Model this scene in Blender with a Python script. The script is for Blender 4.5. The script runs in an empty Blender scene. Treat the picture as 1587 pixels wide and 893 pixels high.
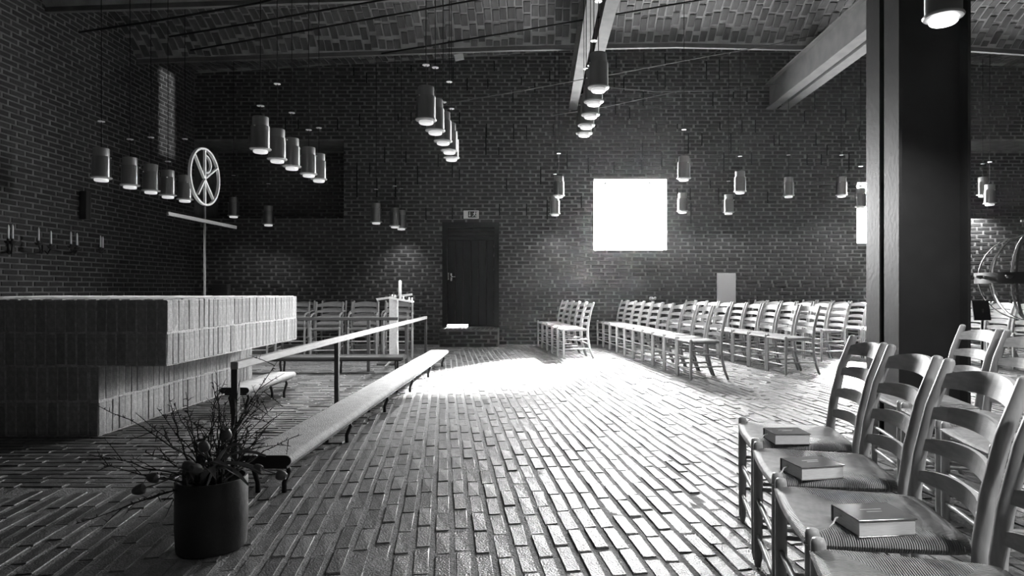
import bpy, bmesh, math, random
import numpy as np
from mathutils import Vector, Matrix
random.seed(7); RNG = np.random.default_rng(7)
scene = bpy.context.scene
C = scene.collection

# ---------------------------------------------------------------- camera, world, sun, exposure
F, VX, HY, EYE = 1000.0, 836.0, 448.0, 1.04        # focal length, vanishing point (px), eye height (m)
IW, IH = 1587.0, 893.0
cam = bpy.data.cameras.new('camera'); cam_o = bpy.data.objects.new('camera', cam); C.objects.link(cam_o)
cam_o.location = (0, 0, EYE); cam_o.rotation_euler = (math.pi/2, 0, 0)
cam.sensor_fit = 'HORIZONTAL'; cam.sensor_width = 36.0; cam.lens = 36.0*F/IW
cam.shift_x = -(VX-IW/2)/IW; cam.shift_y = (HY-IH/2)/IW
cam.clip_start = .05; cam.clip_end = 200
scene.camera = cam_o
SKY, SUN, LAMP = 115.0, 300.0, 34.0
world = bpy.data.worlds.new('sky'); scene.world = world; world.use_nodes = True
bg = world.node_tree.nodes['Background']; bg.inputs[0].default_value = (1, 1, 1, 1); bg.inputs[1].default_value = SKY
sun = bpy.data.lights.new('sun', 'SUN'); sun.energy = SUN; sun.angle = math.radians(11)
sun_o = bpy.data.objects.new('sun', sun); C.objects.link(sun_o)
SUN_DIR = Vector((-2.15, -4.45, -2.75)).normalized()
sun_o.rotation_euler = SUN_DIR.to_track_quat('-Z', 'Y').to_euler(); sun_o.location = (6, 20, 9)
vs = scene.view_settings
vs.view_transform = 'Standard'; vs.look = 'None'; vs.gamma = 1; vs.use_curve_mapping = False; vs.exposure = 1.0
scene.cycles.use_denoising = True
scene.cycles.max_bounces = 8; scene.cycles.diffuse_bounces = 5; scene.cycles.glossy_bounces = 4
scene.cycles.transparent_max_bounces = 8; scene.cycles.sample_clamp_indirect = 12
scene.cycles.caustics_reflective = False; scene.cycles.caustics_refractive = False

# ---------------------------------------------------------------- helpers
def at(px, py, d): return Vector(((px-VX)*d/F, d, EYE-(py-HY)*d/F))
def proj(p): return VX+F*p[0]/p[1], HY-F*(p[2]-EYE)/p[1]

class MB:
    def __init__(s): s.v = []; s.f = []; s.sm = []
    def add(s, vs, fs, smooth=False):
        o = len(s.v); s.v += [tuple(v) for v in vs]; s.f += [tuple(i+o for i in f) for f in fs]; s.sm += [smooth]*len(fs); return s
    def box(s, x0, x1, y0, y1, z0, z1, M=None):
        vs = [Vector((x, y, z)) for x in (x0, x1) for y in (y0, y1) for z in (z0, z1)]
        if M is not None: vs = [M @ v for v in vs]
        return s.add(vs, [(0,1,3,2),(4,6,7,5),(0,4,5,1),(2,3,7,6),(0,2,6,4),(1,5,7,3)])
    def cbox(s, x0, x1, y0, y1, z0, z1, b=.004, M=None):     # box with chamfered vertical and horizontal edges
        bm = bmesh.new(); bmesh.ops.create_cube(bm, size=1)
        for v in bm.verts: v.co = Vector(((x0+x1)/2+v.co.x*(x1-x0), (y0+y1)/2+v.co.y*(y1-y0), (z0+z1)/2+v.co.z*(z1-z0)))
        bmesh.ops.bevel(bm, geom=bm.edges[:], offset=b, segments=1, affect='EDGES')
        bm.verts.index_update()
        vs = [(M @ v.co if M is not None else v.co.copy()) for v in bm.verts]
        s.add(vs, [tuple(v.index for v in f.verts) for f in bm.faces]); bm.free(); return s
    def bar(s, a, b, w, h, up=(0,0,1)):                          # rectangular bar from a to b
        a, b = Vector(a), Vector(b); t = (b-a).normalized(); up = Vector(up)
        if abs(t.dot(up)) > .95: up = Vector((1, 0, 0))
        n = t.cross(up).normalized(); u = n.cross(t).normalized()
        vs = [p+n*sx*w/2+u*sz*h/2 for p in (a, b) for sx, sz in ((-1,-1),(1,-1),(1,1),(-1,1))]
        return s.add(vs, [(3,2,1,0),(4,5,6,7),(0,1,5,4),(1,2,6,5),(2,3,7,6),(3,0,4,7)])
    def tube(s, pts, r, n=8, cap=True):
        pts = [Vector(p) for p in pts]; rs = r if isinstance(r, (list, tuple)) else [r]*len(pts)
        vs = []; ref = None
        for i, p in enumerate(pts):
            t = (pts[min(i+1, len(pts)-1)]-pts[max(i-1, 0)]).normalized()
            if ref is None: ref = Vector((1,0,0)) if abs(t.x) < .9 else Vector((0,1,0))
            a = (ref-t*ref.dot(t)).normalized(); ref = a; b = t.cross(a)
            vs += [p+(a*math.cos(k*2*math.pi/n)+b*math.sin(k*2*math.pi/n))*rs[i] for k in range(n)]
        fs = [(i*n+k, i*n+(k+1)%n, (i+1)*n+(k+1)%n, (i+1)*n+k) for i in range(len(pts)-1) for k in range(n)]
        s.add(vs, fs, n > 4)
        if cap:
            o = len(s.v)-len(vs)
            s.f += [tuple(o+k for k in reversed(range(n))), tuple(o+(len(pts)-1)*n+k for k in range(n))]; s.sm += [False]*2
        return s
    def lathe(s, prof, c=(0,0,0), n=24, smooth=True):            # prof: (r, z) list
        c = Vector(c); vs = []
        if smooth and len(prof) > 2:                             # split the profile where it turns sharply
            runs = [[prof[0]]]
            for i in range(1, len(prof)):
                runs[-1].append(prof[i])
                if i < len(prof)-1:
                    a1 = math.atan2(prof[i][1]-prof[i-1][1], prof[i][0]-prof[i-1][0]); a2 = math.atan2(prof[i+1][1]-prof[i][1], prof[i+1][0]-prof[i][0])
                    if abs((a2-a1+math.pi) % (2*math.pi)-math.pi) > .6: runs.append([prof[i]])
            if len(runs) > 1:
                for r_ in runs: s.lathe(r_, c, n, True) if len(r_) > 2 else s.lathe(r_, c, n, 2)
                return s
        for r, z in prof: vs += [c+Vector((r*math.cos(k*2*math.pi/n), r*math.sin(k*2*math.pi/n), z)) for k in range(n)]
        fs = [(i*n+k, i*n+(k+1)%n, (i+1)*n+(k+1)%n, (i+1)*n+k) for i in range(len(prof)-1) for k in range(n)]
        return s.add(vs, fs, bool(smooth))
    def mesh(s, name, mat):
        me = bpy.data.meshes.new(name); me.from_pydata(s.v, [], s.f); me.validate()
        if len(me.polygons) == len(s.sm): me.polygons.foreach_set('use_smooth', s.sm)
        me.materials.append(mat); me.update(); return me
    def build(s, name, mat, parent=None): return link(name, s.mesh(name, mat), parent)

def link(name, data, parent=None, M=None):
    o = bpy.data.objects.new(name, data); C.objects.link(o)
    if parent is not None: o.parent = parent
    if M is not None: o.matrix_local = M
    return o
def tag(o, label, cat, group=None):
    o['label'] = label; o['category'] = cat
    if group: o['group'] = group
    return o
def thing(name, label, cat, loc=(0,0,0), rz=0, group=None):
    o = bpy.data.objects.new(name, None); C.objects.link(o); o.empty_display_size = .1
    o.location = loc; o.rotation_euler = (0, 0, rz); return tag(o, label, cat, group)
def struct(o): o['kind'] = 'structure'; return o
def copy_tree(o, parent=None):
    c = o.copy(); C.objects.link(c)
    if parent is not None: c.parent = parent
    for ch in list(o.children): copy_tree(ch, c)
    return c
ORD = ['first','second','third','fourth','fifth','sixth','seventh','eighth','ninth','tenth','eleventh','twelfth']

# ---------------------------------------------------------------- materials (the photograph is black and white: greys)
def mat(name, g, rough=.6, metal=0.0, spec=.5, var=0.0, nscale=40.0, bump=0.0, bscale=60.0, rnd=0.0, emit=0.0, stretch=None, coat=0):
    m = bpy.data.materials.new(name); m.use_nodes = True; nt = m.node_tree; N = nt.nodes; L = nt.links
    p = N['Principled BSDF']; p.inputs['Roughness'].default_value = rough; p.inputs['Metallic'].default_value = metal
    p.inputs['Specular IOR Level'].default_value = spec; p.inputs['Base Color'].default_value = (g, g, g, 1)
    if coat: p.inputs['Coat Weight'].default_value = coat; p.inputs['Coat Roughness'].default_value = .25
    tc = N.new('ShaderNodeTexCoord'); src = tc.outputs['Object']
    if stretch:
        mp = N.new('ShaderNodeMapping'); mp.inputs['Scale'].default_value = stretch; L.new(src, mp.inputs[0]); src = mp.outputs[0]
    if var or rnd:
        val = None
        def mul(a, b):
            q = N.new('ShaderNodeMath'); q.operation = 'MULTIPLY'; L.new(a, q.inputs[0])
            if isinstance(b, float): q.inputs[1].default_value = b
            else: L.new(b, q.inputs[1])
            return q.outputs[0]
        outs = []
        if var:
            no = N.new('ShaderNodeTexNoise'); no.inputs['Scale'].default_value = nscale; no.inputs['Detail'].default_value = 5; L.new(src, no.inputs['Vector'])
            mr = N.new('ShaderNodeMapRange'); mr.inputs[1].default_value = .3; mr.inputs[2].default_value = .7
            mr.inputs[3].default_value = 1-var; mr.inputs[4].default_value = 1+var; L.new(no.outputs[0], mr.inputs[0]); outs.append(mr.outputs[0])
        if rnd:
            ge = N.new('ShaderNodeNewGeometry'); oi = N.new('ShaderNodeObjectInfo')
            ad = N.new('ShaderNodeMath'); ad.operation = 'ADD'; L.new(ge.outputs['Random Per Island'], ad.inputs[0]); L.new(oi.outputs['Random'], ad.inputs[1])
            fr = N.new('ShaderNodeMath'); fr.operation = 'FRACT'; L.new(ad.outputs[0], fr.inputs[0])
            mr2 = N.new('ShaderNodeMapRange'); mr2.inputs[3].default_value = 1-rnd; mr2.inputs[4].default_value = 1+rnd; L.new(fr.outputs[0], mr2.inputs[0]); outs.append(mr2.outputs[0])
        v = mul(outs[0], float(g))
        if len(outs) > 1: v = mul(v, outs[1])
        cb = N.new('ShaderNodeCombineColor')
        for i in range(3): L.new(v, cb.inputs[i])
        L.new(cb.outputs[0], p.inputs['Base Color'])
    if bump:
        n2 = N.new('ShaderNodeTexNoise'); n2.inputs['Scale'].default_value = bscale; n2.inputs['Detail'].default_value = 6; L.new(src, n2.inputs['Vector'])
        bu = N.new('ShaderNodeBump'); bu.inputs['Strength'].default_value = bump; bu.inputs['Distance'].default_value = .01
        L.new(n2.outputs[0], bu.inputs['Height']); L.new(bu.outputs[0], p.inputs['Normal'])
    if emit:
        p.inputs['Emission Color'].default_value = (1,1,1,1); p.inputs['Emission Strength'].default_value = emit
    return m
M = {}
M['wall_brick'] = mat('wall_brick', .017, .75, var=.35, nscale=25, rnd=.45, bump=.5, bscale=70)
M['wall_mortar'] = mat('wall_mortar', .125, .9, var=.3, nscale=6, bump=.6, bscale=90)
M['floor_brick'] = mat('floor_brick', .12, .42, spec=.6, var=.4, nscale=22, rnd=.45, bump=.55, bscale=130)
M['floor_mortar'] = mat('floor_mortar', .20, .85, var=.3, nscale=30, bump=.8, bscale=120)
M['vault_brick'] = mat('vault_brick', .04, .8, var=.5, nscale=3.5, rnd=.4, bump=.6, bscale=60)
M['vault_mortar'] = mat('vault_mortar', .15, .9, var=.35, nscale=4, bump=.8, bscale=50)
M['altar_brick'] = mat('altar_brick', .40, .8, var=.25, nscale=30, rnd=.2, bump=.5, bscale=80)
M['altar_mortar'] = mat('altar_mortar', .62, .9, var=.3, nscale=40, bump=.7, bscale=110)
M['steel'] = mat('dark_painted_steel', .022, .5, var=.2, nscale=5, bump=.1, bscale=30)
M['beam'] = mat('grey_painted_beam', .10, .85, spec=.1, var=.15, nscale=6, bump=.15, bscale=40)
M['black'] = mat('black_iron', .012, .5)
M['void'] = mat('joint_shade_black', .004, 1.0, spec=0)
M['chair_wood'] = mat('oiled_beech', .40, .42, spec=.4, var=.18, nscale=9, stretch=(6, 6, 1.2), bump=.05, bscale=60, rnd=.08)
M['slat_wood'] = mat('oiled_beech_slat', .40, .5, spec=.35, var=.18, nscale=9, stretch=(1.2, 6, 8), bump=.05, bscale=60)
M['door_wood'] = mat('dark_stained_door', .006, .6, spec=.2, var=.35, nscale=7, stretch=(10, 10, .6), bump=.2, bscale=30)
M['lamp_body'] = mat('turned_copper_tube', .26, .33, metal=1.0)
_n = M['lamp_body'].node_tree; _t = _n.nodes.new('ShaderNodeTangent'); _t.direction_type = 'RADIAL'; _t.axis = 'Z'; _p = _n.nodes['Principled BSDF']
_p.inputs['Anisotropic'].default_value = .95; _p.inputs['Anisotropic Rotation'].default_value = .25; _n.links.new(_t.outputs[0], _p.inputs['Tangent'])
M['lamp_cap'] = mat('matte_metal_cap', .30, .45, metal=.7)
M['lamp_ring'] = mat('white_enamel_ring', .35, .4)
M['glow'] = mat('lit_lamp_glass', .8, .4, emit=.24)
M['cable'] = mat('black_cable', .006, .8, spec=.1)
M['white'] = mat('white_paint', .75, .5)
M['offwhite'] = mat('light_panel', .45, .6)
M['candle'] = mat('candle_wax', .92, .5)
M['chrome'] = mat('bright_steel', .6, .25, metal=1)
M['cross'] = mat('pale_wood_cross', .17, .45, var=.1)
M['felt'] = mat('woolly_kneeler_cover', .5, .95, var=.15, nscale=14, bump=1.0, bscale=120)
M['rail'] = mat('rail_wood', .5, .45, var=.15, nscale=12, stretch=(6, .8, 6))
M['iron'] = mat('rail_iron', .05, .5)
M['pot'] = mat('dark_glazed_pot', .02, .45, var=.3, nscale=10, bump=.15, bscale=40)
M['soil'] = mat('soil', .03, .95, bump=1, bscale=60)
M['bark'] = mat('thorny_bark', .05, .8, var=.4, nscale=60)
M['tulip'] = mat('tulip_petal', .12, .4, var=.2, nscale=30)
M['leaf'] = mat('leaf', .20, .45, var=.2, nscale=20)
M['cover'] = mat('book_cover', .13, .24, spec=.8)
M['pages'] = mat('page_block', .85, .8, var=.2, nscale=40, stretch=(1, 1, 60))
M['print'] = mat('gilt_print', .35, .4)
M['ink'] = mat('black_print', .02, .6)
M['petal'] = mat('white_petal', .7, .6)
# glass that lets the daylight through
g = bpy.data.materials.new('window_glass'); g.use_nodes = True; nt = g.node_tree; nt.nodes.clear()
o_ = nt.nodes.new('ShaderNodeOutputMaterial'); mx = nt.nodes.new('ShaderNodeMixShader'); tr = nt.nodes.new('ShaderNodeBsdfTransparent'); gl = nt.nodes.new('ShaderNodeBsdfGlossy')
gl.inputs['Roughness'].default_value = .02; mx.inputs[0].default_value = .05
nt.links.new(tr.outputs[0], mx.inputs[1]); nt.links.new(gl.outputs[0], mx.inputs[2]); nt.links.new(mx.outputs[0], o_.inputs[0]); M['glass'] = g
# woven paper-cord seat: cords run across in the side triangles and along in the front and back ones
m = mat('woven_cord_seat', .42, .6, var=.18, nscale=30, rnd=.05); nt = m.node_tree; N = nt.nodes; L = nt.links
tc = N.new('ShaderNodeTexCoord'); sp = N.new('ShaderNodeSeparateXYZ'); L.new(tc.outputs['Object'], sp.inputs[0])
def mth(op, a, b=None):
    q = N.new('ShaderNodeMath'); q.operation = op
    for i, w in enumerate((a, b)):
        if w is None: continue
        if isinstance(w, (int, float)): q.inputs[i].default_value = w
        else: L.new(w, q.inputs[i])
    return q.outputs[0]
ax = mth('DIVIDE', mth('ABSOLUTE', sp.outputs[0]), .21); ay = mth('DIVIDE', mth('ABSOLUTE', mth('SUBTRACT', sp.outputs[1], .012)), .18)
side = mth('GREATER_THAN', ax, ay)
wx = mth('SINE', mth('MULTIPLY', sp.outputs[0], 1150)); wy = mth('SINE', mth('MULTIPLY', sp.outputs[1], 1150))
hh = mth('ADD', mth('MULTIPLY', wy, side), mth('MULTIPLY', wx, mth('SUBTRACT', 1, side)))
bu = N.new('ShaderNodeBump'); bu.inputs['Strength'].default_value = 1.0; bu.inputs['Distance'].default_value = .005
L.new(hh, bu.inputs['Height']); L.new(bu.outputs[0], N['Principled BSDF'].inputs['Normal']); M['cord'] = m

# ---------------------------------------------------------------- bricks
def brick_variants(key, L_, W_, T_, matl, ch=.006, jit=.0025, n=4):
    """n shared meshes: length x, width y, proud face +z at 0, back at -T_."""
    out = []
    for k in range(n):
        j = lambda s=1: (RNG.random()-.5)*2*jit*s
        a, b = L_/2, W_/2
        base = [(-a, -b, -T_), (a, -b, -T_), (a, b, -T_), (-a, b, -T_)]
        mid = [(-a+j(), -b+j(), -ch), (a+j(), -b+j(), -ch), (a+j(), b+j(), -ch), (-a+j(), b+j(), -ch)]
        top = [(x*(1-ch/a)+j(.4), y*(1-ch/b)+j(.4), j(.6)) for x, y in ((-a,-b),(a,-b),(a,b),(-a,b))]
        fs = [(i, (i+1)%4, 4+(i+1)%4, 4+i) for i in range(4)]+[(4+i, 4+(i+1)%4, 8+(i+1)%4, 8+i) for i in range(4)]+[(8,9,10,11)]
        mb = MB(); mb.add(base+mid+top, fs); out.append((mb, mb.mesh(key, matl)))
    return out
def lay(parent, places, variants, matl, limit=300, name='brick'):
    """places: (matrix, length scale). The ones that show largest become objects, the rest one 'stuff' part."""
    sc = []
    for i, (mt, ls) in enumerate(places):
        p = mt.translation; s = -1
        if p.y > .3:
            x, y = proj(p)
            if -20 < x < IW+20 and -20 < y < IH+20:
                nrm = (mt.to_3x3() @ Vector((0,0,1))); v = (Vector((0,0,EYE))-p).normalized()
                s = max(nrm.dot(v), .001)*ls/(p-Vector((0,0,EYE))).length_squared
        sc.append(s)
    order = sorted(range(len(places)), key=lambda i: -sc[i]); near = [i for i in order[:limit] if sc[i] > 0]; ns = set(near)
    for i in near:
        mt, ls = places[i]; o = link(name, variants[i % len(variants)][1], parent)
        o.matrix_local = mt @ Matrix.Diagonal((ls, 1, 1, 1))
    rest = [i for i in range(len(places)) if i not in ns]
    if rest:
        fa = np.array(variants[0][0].f[:8]+[variants[0][0].f[8]]); nv = 12
        V = np.empty((len(rest)*nv, 3)); Fc = np.empty((len(rest)*9, 4), dtype=np.int64)
        base = [np.array(v[0].v) for v in variants]
        for k, i in enumerate(rest):
            mt, ls = places[i]; A = np.array(mt); b = base[i % len(base)]*np.array([ls, 1, 1])
            V[k*nv:(k+1)*nv] = b @ A[:3, :3].T+A[:3, 3]; Fc[k*9:(k+1)*9] = fa+k*nv
        me = bpy.data.meshes.new(name+'work'); me.from_pydata(V.tolist(), [], Fc.tolist()); me.materials.append(matl); me.update()
        o = link(name+'work', me, parent); o['kind'] = 'stuff'
    return parent
def frame_matrix(o, xa, ya, za):
    return Matrix(((xa[0], ya[0], za[0], o[0]), (xa[1], ya[1], za[1], o[1]), (xa[2], ya[2], za[2], o[2]), (0,0,0,1)))
def bond(u0, u1, v0, v1, pitch_u, pitch_v, holes=(), slits=(), jit=.006, gap=.04):
    """running bond; returns (u centre, v centre, length)."""
    out = []; nrow = int((v1-v0)/pitch_v)+1
    for r in range(nrow):
        v = v0+(r+.5)*pitch_v
        if v+pitch_v*.3 > v1: break
        u = u0-pitch_u*(.5 if r % 2 else 1.0)+random.uniform(-.03, .03)
        while u < u1:
            a, b = max(u+gap/2, u0), min(u+pitch_u-gap/2, u1); u += pitch_u+random.uniform(-jit, jit)
            segs = [(a, b)]
            for (ha, hb, hc, hd) in holes:
                if v+pitch_v*.25 > hc and v-pitch_v*.25 < hd:
                    segs = [s for (p, q) in segs for s in ((p, min(q, ha)), (max(p, hb), q))]
            for (su, sv0, sv1) in slits:
                if sv0 < v < sv1:
                    segs = [s for (p, q) in segs for s in ((p, min(q, su-.012)), (max(p, su+.012), q))]
            out += [((p+q)/2, v, q-p) for (p, q) in segs if q-p > .03]
    return out

# ================================================================ SETTING
XL, XR, YF, YB = -6.47, 11.0, 12.1, -3.0
CP, CU = .0712, .257                        # wall course height and brick pitch
MOR = .010                                  # joints lie this much behind the brick faces
# --- far wall with two windows, a door and two dark recesses
WIN = [(1.02, 2.39, 1.77, 3.10), (5.96, 7.30, 1.90, 3.04)]
DOOR = (-1.82, -.76, .33, 2.29)
NICHE = [(XL, -3.67, 2.36, 3.82), (7.75, XR, 2.36, 3.82)]
holes = WIN+[DOOR]+NICHE
def holed_slab(mb, u0, u1, v0, v1, holes, y0, y1):
    us = sorted({u0, u1, *[h[0] for h in holes], *[h[1] for h in holes]}); vs_ = sorted({v0, v1, *[h[2] for h in holes], *[h[3] for h in holes]})
    for a, b in zip(us, us[1:]):
        for c, d in zip(vs_, vs_[1:]):
            if not any(h[0]-1e-6 <= a and b <= h[1]+1e-6 and h[2]-1e-6 <= c and d <= h[3]+1e-6 for h in holes): mb.box(a, b, y0, y1, c, d)
slit_px = []
mb = MB(); holed_slab(mb, XL-.3, XR+.3, -.2, 6.3, holes, YF+MOR, YF+.38)
wall_back = struct(mb.build('wall_back', M['wall_mortar']))
slits = []
for (x, y0, y1) in [(553,252,306),(573,252,270),(596,228,252),(629,234,252),(647,257,286),(584,276,306),(613,276,306),(679,238,258),(701,252,275),(712,262,280),
    (785,276,294),(701,322,340),(660,322,341),(774,316,334),(773,228,240),(838,258,286),(879,234,262),(912,244,268),(952,250,268),(996,220,244),(1026,236,260),(995,248,268),
    (1067,206,238),(1088,206,226),(1122,236,266),(1133,206,238),(1165,236,256),(1101,278,292),(1114,290,318),(1190,296,315),(1071,314,346),(1050,290,310),(1070,290,310),
    (816,316,334),(901,304,322),(848,310,340),(955,84,106),(998,80,100),(1031,82,100),(967,118,142),(1019,108,124),(1031,112,136),(997,142,166),(954,148,178),(976,166,184),
    (1017,190,206),(1050,190,200),(1105,142,166),(1158,140,158),(1137,142,152),(1115,92,124),(1150,186,206),(1171,184,206),(1116,188,202),(1095,94,124),(1200,208,226),
    (1208,208,226),(1265,206,226),(1263,142,170),(1247,172,190),(1311,168,190),(1282,224,242),(1316,236,266),(1251,238,256),(1273,238,256),(1332,196,218),(815,92,98),(852,108,126),
    (808,118,132),(829,128,144),(905+47,120,136),(816,194,216),(858,192,210),(568,112,130),(548,104,118),(616,104,114),(637,100,112),(702,102,122),(724,120,140),(756,122,138),
    (766,94,110),(523,184,202),(557,176,196),(617,176,188),(637,174,188),(754,190,214),(796,190,216),(712,174,192),(753,196,240),(795,140,160),(442,182,200),(462,184,200)]:
    X = (x-VX)*YF/F; z1 = EYE+(HY-y0)*YF/F; z0 = EYE+(HY-y1)*YF/F
    if any(h[0]-.03 < X < h[1]+.03 and z0 < h[3]+.02 and z1 > h[2]-.02 for h in holes): continue
    slits.append((X, z0, z1))
    MB().box(X-.011, X+.011, YF+.008, YF+.03, z0, z1).build('open_joint_shade', M['void'], wall_back)  # black plate over the mortar stands for the shade inside the gap
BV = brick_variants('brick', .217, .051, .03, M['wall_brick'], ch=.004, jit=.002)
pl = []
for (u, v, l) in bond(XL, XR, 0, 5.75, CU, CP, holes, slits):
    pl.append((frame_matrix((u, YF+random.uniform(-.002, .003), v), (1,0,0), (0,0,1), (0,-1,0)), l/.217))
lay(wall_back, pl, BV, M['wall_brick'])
# recesses: brick back, dark sides
for i, (a, b, c, d) in enumerate(NICHE):
    mb = MB(); mb.box(a-.2, b+.2, YF+.9, YF+1.0, c-.2, d+.2).box(a-.2, b+.2, YF+.38, YF+.9, c-.1, c).box(a-.2, b+.2, YF+.38, YF+.9, d, d+.1)
    mb.box(a-.1, a, YF+.38, YF+.9, c, d).box(b, b+.1, YF+.38, YF+.9, c, d)
    o = mb.build('recess', M['wall_mortar'], wall_back)
    pl = [(frame_matrix((u, YF+.889, v), (1,0,0), (0,0,1), (0,-1,0)), l/.217) for (u, v, l) in bond(a, b, c, d, CU, CP)]
    lay(o, pl, BV, M['wall_brick'], limit=60)
# --- left wall
wall_left = struct(MB().box(XL-.35, XL-MOR, YB-.3, YF+.38, -.2, 6.3).build('wall_left', M['wall_mortar']))
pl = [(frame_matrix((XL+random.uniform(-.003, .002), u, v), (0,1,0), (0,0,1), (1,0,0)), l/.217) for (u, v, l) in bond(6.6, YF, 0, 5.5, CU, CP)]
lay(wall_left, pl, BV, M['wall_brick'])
# --- walls out of the frame
struct(MB().box(XR, XR+.35, YB-.3, YF+.38, -.2, 6.3).build('wall_right', M['wall_brick']))
struct(MB().box(XL-.35, XR+.35, YB-.35, YB, -.2, 6.3).build('wall_front', M['wall_brick']))

# --- floor: bricks on edge in two directions
floor = struct(MB().box(XL-.35, XR+.35, YB-.3, YF+.4, -.25, -.0045).build('floor', M['floor_mortar']))
FV = brick_variants('brick', .228, .055, .03, M['floor_brick'], ch=.0025, jit=.004, n=6)
FA = math.atan2(686-VX, F)                  # the rows run a little to the left of the room's axis
pl = []
ca, sa = math.cos(FA), math.sin(FA)
PW, PLn = .0795, .241
def chancel(x, y): return x < -1.40 and y > 3.35
for i in range(-130, 190):
    off = random.uniform(0, PLn)
    for j in range(-6, 66):
        u = i*PW+random.uniform(-.003, .003); w = j*PLn+off+random.uniform(-.004, .004)
        x, y = u*ca+w*sa, -u*sa+w*ca
        if not (XL+.05 < x < XR-.1 and .75 < y < YF-.06) or chancel(x, y): continue
        if abs(x)*1.0 > y*1.02+.6: continue
        a = FA+random.uniform(-.012, .012); c_, s_ = math.cos(a), math.sin(a)
        tx, ty = random.uniform(-.012, .012), random.uniform(-.012, .012)
        mt = frame_matrix((x, y, random.uniform(-.0025, .002)), (s_, c_, 0), (-c_, s_, 0), (0,0,1)) @ Matrix.Rotation(tx, 4, 'X') @ Matrix.Rotation(ty*.5, 4, 'Y')
        pl.append((mt, random.uniform(.93, 1.02)))
for j in range(0, 112):
    y = 3.42+j*PW; off = random.uniform(0, PLn)
    for i in range(0, 22):
        x = -1.40-i*PLn-off-.02
        if x < XL+.1 or y > YF-.06 or abs(x) > y*1.02+.6: continue
        mt = frame_matrix((x+random.uniform(-.003,.003), y+random.uniform(-.003,.003), random.uniform(-.002, .002)), (1,0,0), (0,1,0), (0,0,1)) @ Matrix.Rotation(random.uniform(-.012,.012), 4, 'Z') @ Matrix.Rotation(random.uniform(-.01,.01), 4, 'X')
        pl.append((mt, random.uniform(.93, 1.02)))
lay(floor, pl, FV, M['floor_brick'])

# --- ceiling: shallow brick vaults between steel valley ribs
ZX = ([-7, -6.47, -.37, 2.2, 4.0, 6.9, 7.8, 11.5], [4.67, 4.69, 4.90, 4.95, 4.91, 4.89, 4.83, 4.66])
def z0(x): return float(np.interp(x, *ZX))
VAL = [13.5]+[10.4-1.92*k for k in range(0, 8)]      # the last vault is wider and is cut by the far wall
def rise(k, x): return float(np.interp(x, [-6.47, -.4, 1.2, 5.0, 8.2], [.38, .54, .63, .62, .42])) if k == 0 else .52
def vz(x, y):
    for k in range(len(VAL)-1):
        if VAL[k+1] <= y <= VAL[k]:
            s = (y-VAL[k+1])/(VAL[k]-VAL[k+1]); return z0(x)+rise(k, x)*(1-(2*s-1)**2)
    return z0(x)
mb = MB(); xs = sorted(list(np.linspace(XL-.3, XR+.3, 25))+ZX[0][1:-1]); ys = np.concatenate([np.linspace(VAL[k+1], VAL[k], 37)[:-1] for k in reversed(range(len(VAL)-1))]+[[VAL[0]]])
vv = [(x, y, vz(x, y)+.014) for x in xs for y in ys]; n = len(ys)
mb.add(vv, [(i*n+j, i*n+j+1, (i+1)*n+j+1, (i+1)*n+j) for i in range(len(xs)-1) for j in range(n-1)], True)
mb.box(XL-.35, XR+.35, YB-.3, YF+.4, 5.62, 5.9)
ceiling = struct(mb.build('ceiling', M['vault_mortar']))
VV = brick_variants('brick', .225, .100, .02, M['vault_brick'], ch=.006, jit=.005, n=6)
pl = []
for k in (0, 1):
    ya, yb = VAL[k+1], VAL[k]; nb = round((yb-ya)/.213)
    for i in range(int((XR-XL)/.122)):
        x = XL+.06+i*.122; off = random.random()
        for j in range(-1, nb+1):
            sa_, sb_ = max((j+off)/nb+.006, .02), min((j+1+off)/nb-.006, .98); s = (sa_+sb_)/2
            if sb_-sa_ < .03: continue
            y = ya+s*(yb-ya)
            if y > YF-.1: continue
            z = vz(x, y); t = Vector((0, yb-ya, rise(k, x)*4*(1-2*s))).normalized(); sl = (z0(x+.1)-z0(x-.1))/.2
            xv = Vector((1, 0, sl)).normalized(); nv = t.cross(xv).normalized()
            if nv.z > 0: nv = -nv
            yv = nv.cross(t)
            pl.append((frame_matrix((x+random.uniform(-.008,.008), y, z+random.uniform(-.006,.004)), t, yv, nv) @ Matrix.Rotation(random.uniform(-.02,.02), 4, 'Z'), (sb_-sa_)*nb*1.02))
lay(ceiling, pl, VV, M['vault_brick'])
for y in VAL[1:6]:
    mb = MB()
    for a, b in zip(ZX[0], ZX[0][1:]):
        za, zb = z0(a), z0(b); w = .03
        mb.add([(a, y-w, za-.02), (a, y+w, za-.02), (a, y+w, za+.07), (a, y-w, za+.07), (b, y-w, zb-.02), (b, y+w, zb-.02), (b, y+w, zb+.07), (b, y-w, zb+.07)],
               [(0,1,5,4), (1,2,6,5), (3,0,4,7), (2,3,7,6)])
    mb.build('valley_rib', M['beam'], ceiling)

# --- windows: a pane clipped to the outside of the opening
for i, (a, b, c, d) in enumerate(WIN):
    w = struct(MB().box(a-.06, b+.06, YF+.40, YF+.41, c-.06, d+.06).build('window_%d' % (i+1), M['glass']))
    for (cx, cz) in ((a+.25, c-.02), (b-.25, c-.02), (a+.25, d+.02), (b-.25, d+.02)):
        MB().box(cx-.03, cx+.03, YF+.38, YF+.44, cz-.05, cz+.05).build('clip', M['steel'], w)
    pt = bpy.data.lights.new('window_portal', 'AREA'); pt.shape = 'RECTANGLE'; pt.size = b-a; pt.size_y = d-c; pt.cycles.is_portal = True
    po = bpy.data.objects.new('window_portal', pt); C.objects.link(po); po.location = ((a+b)/2, YF+.43, (c+d)/2); po.rotation_euler = (-math.pi/2, 0, 0)

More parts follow.
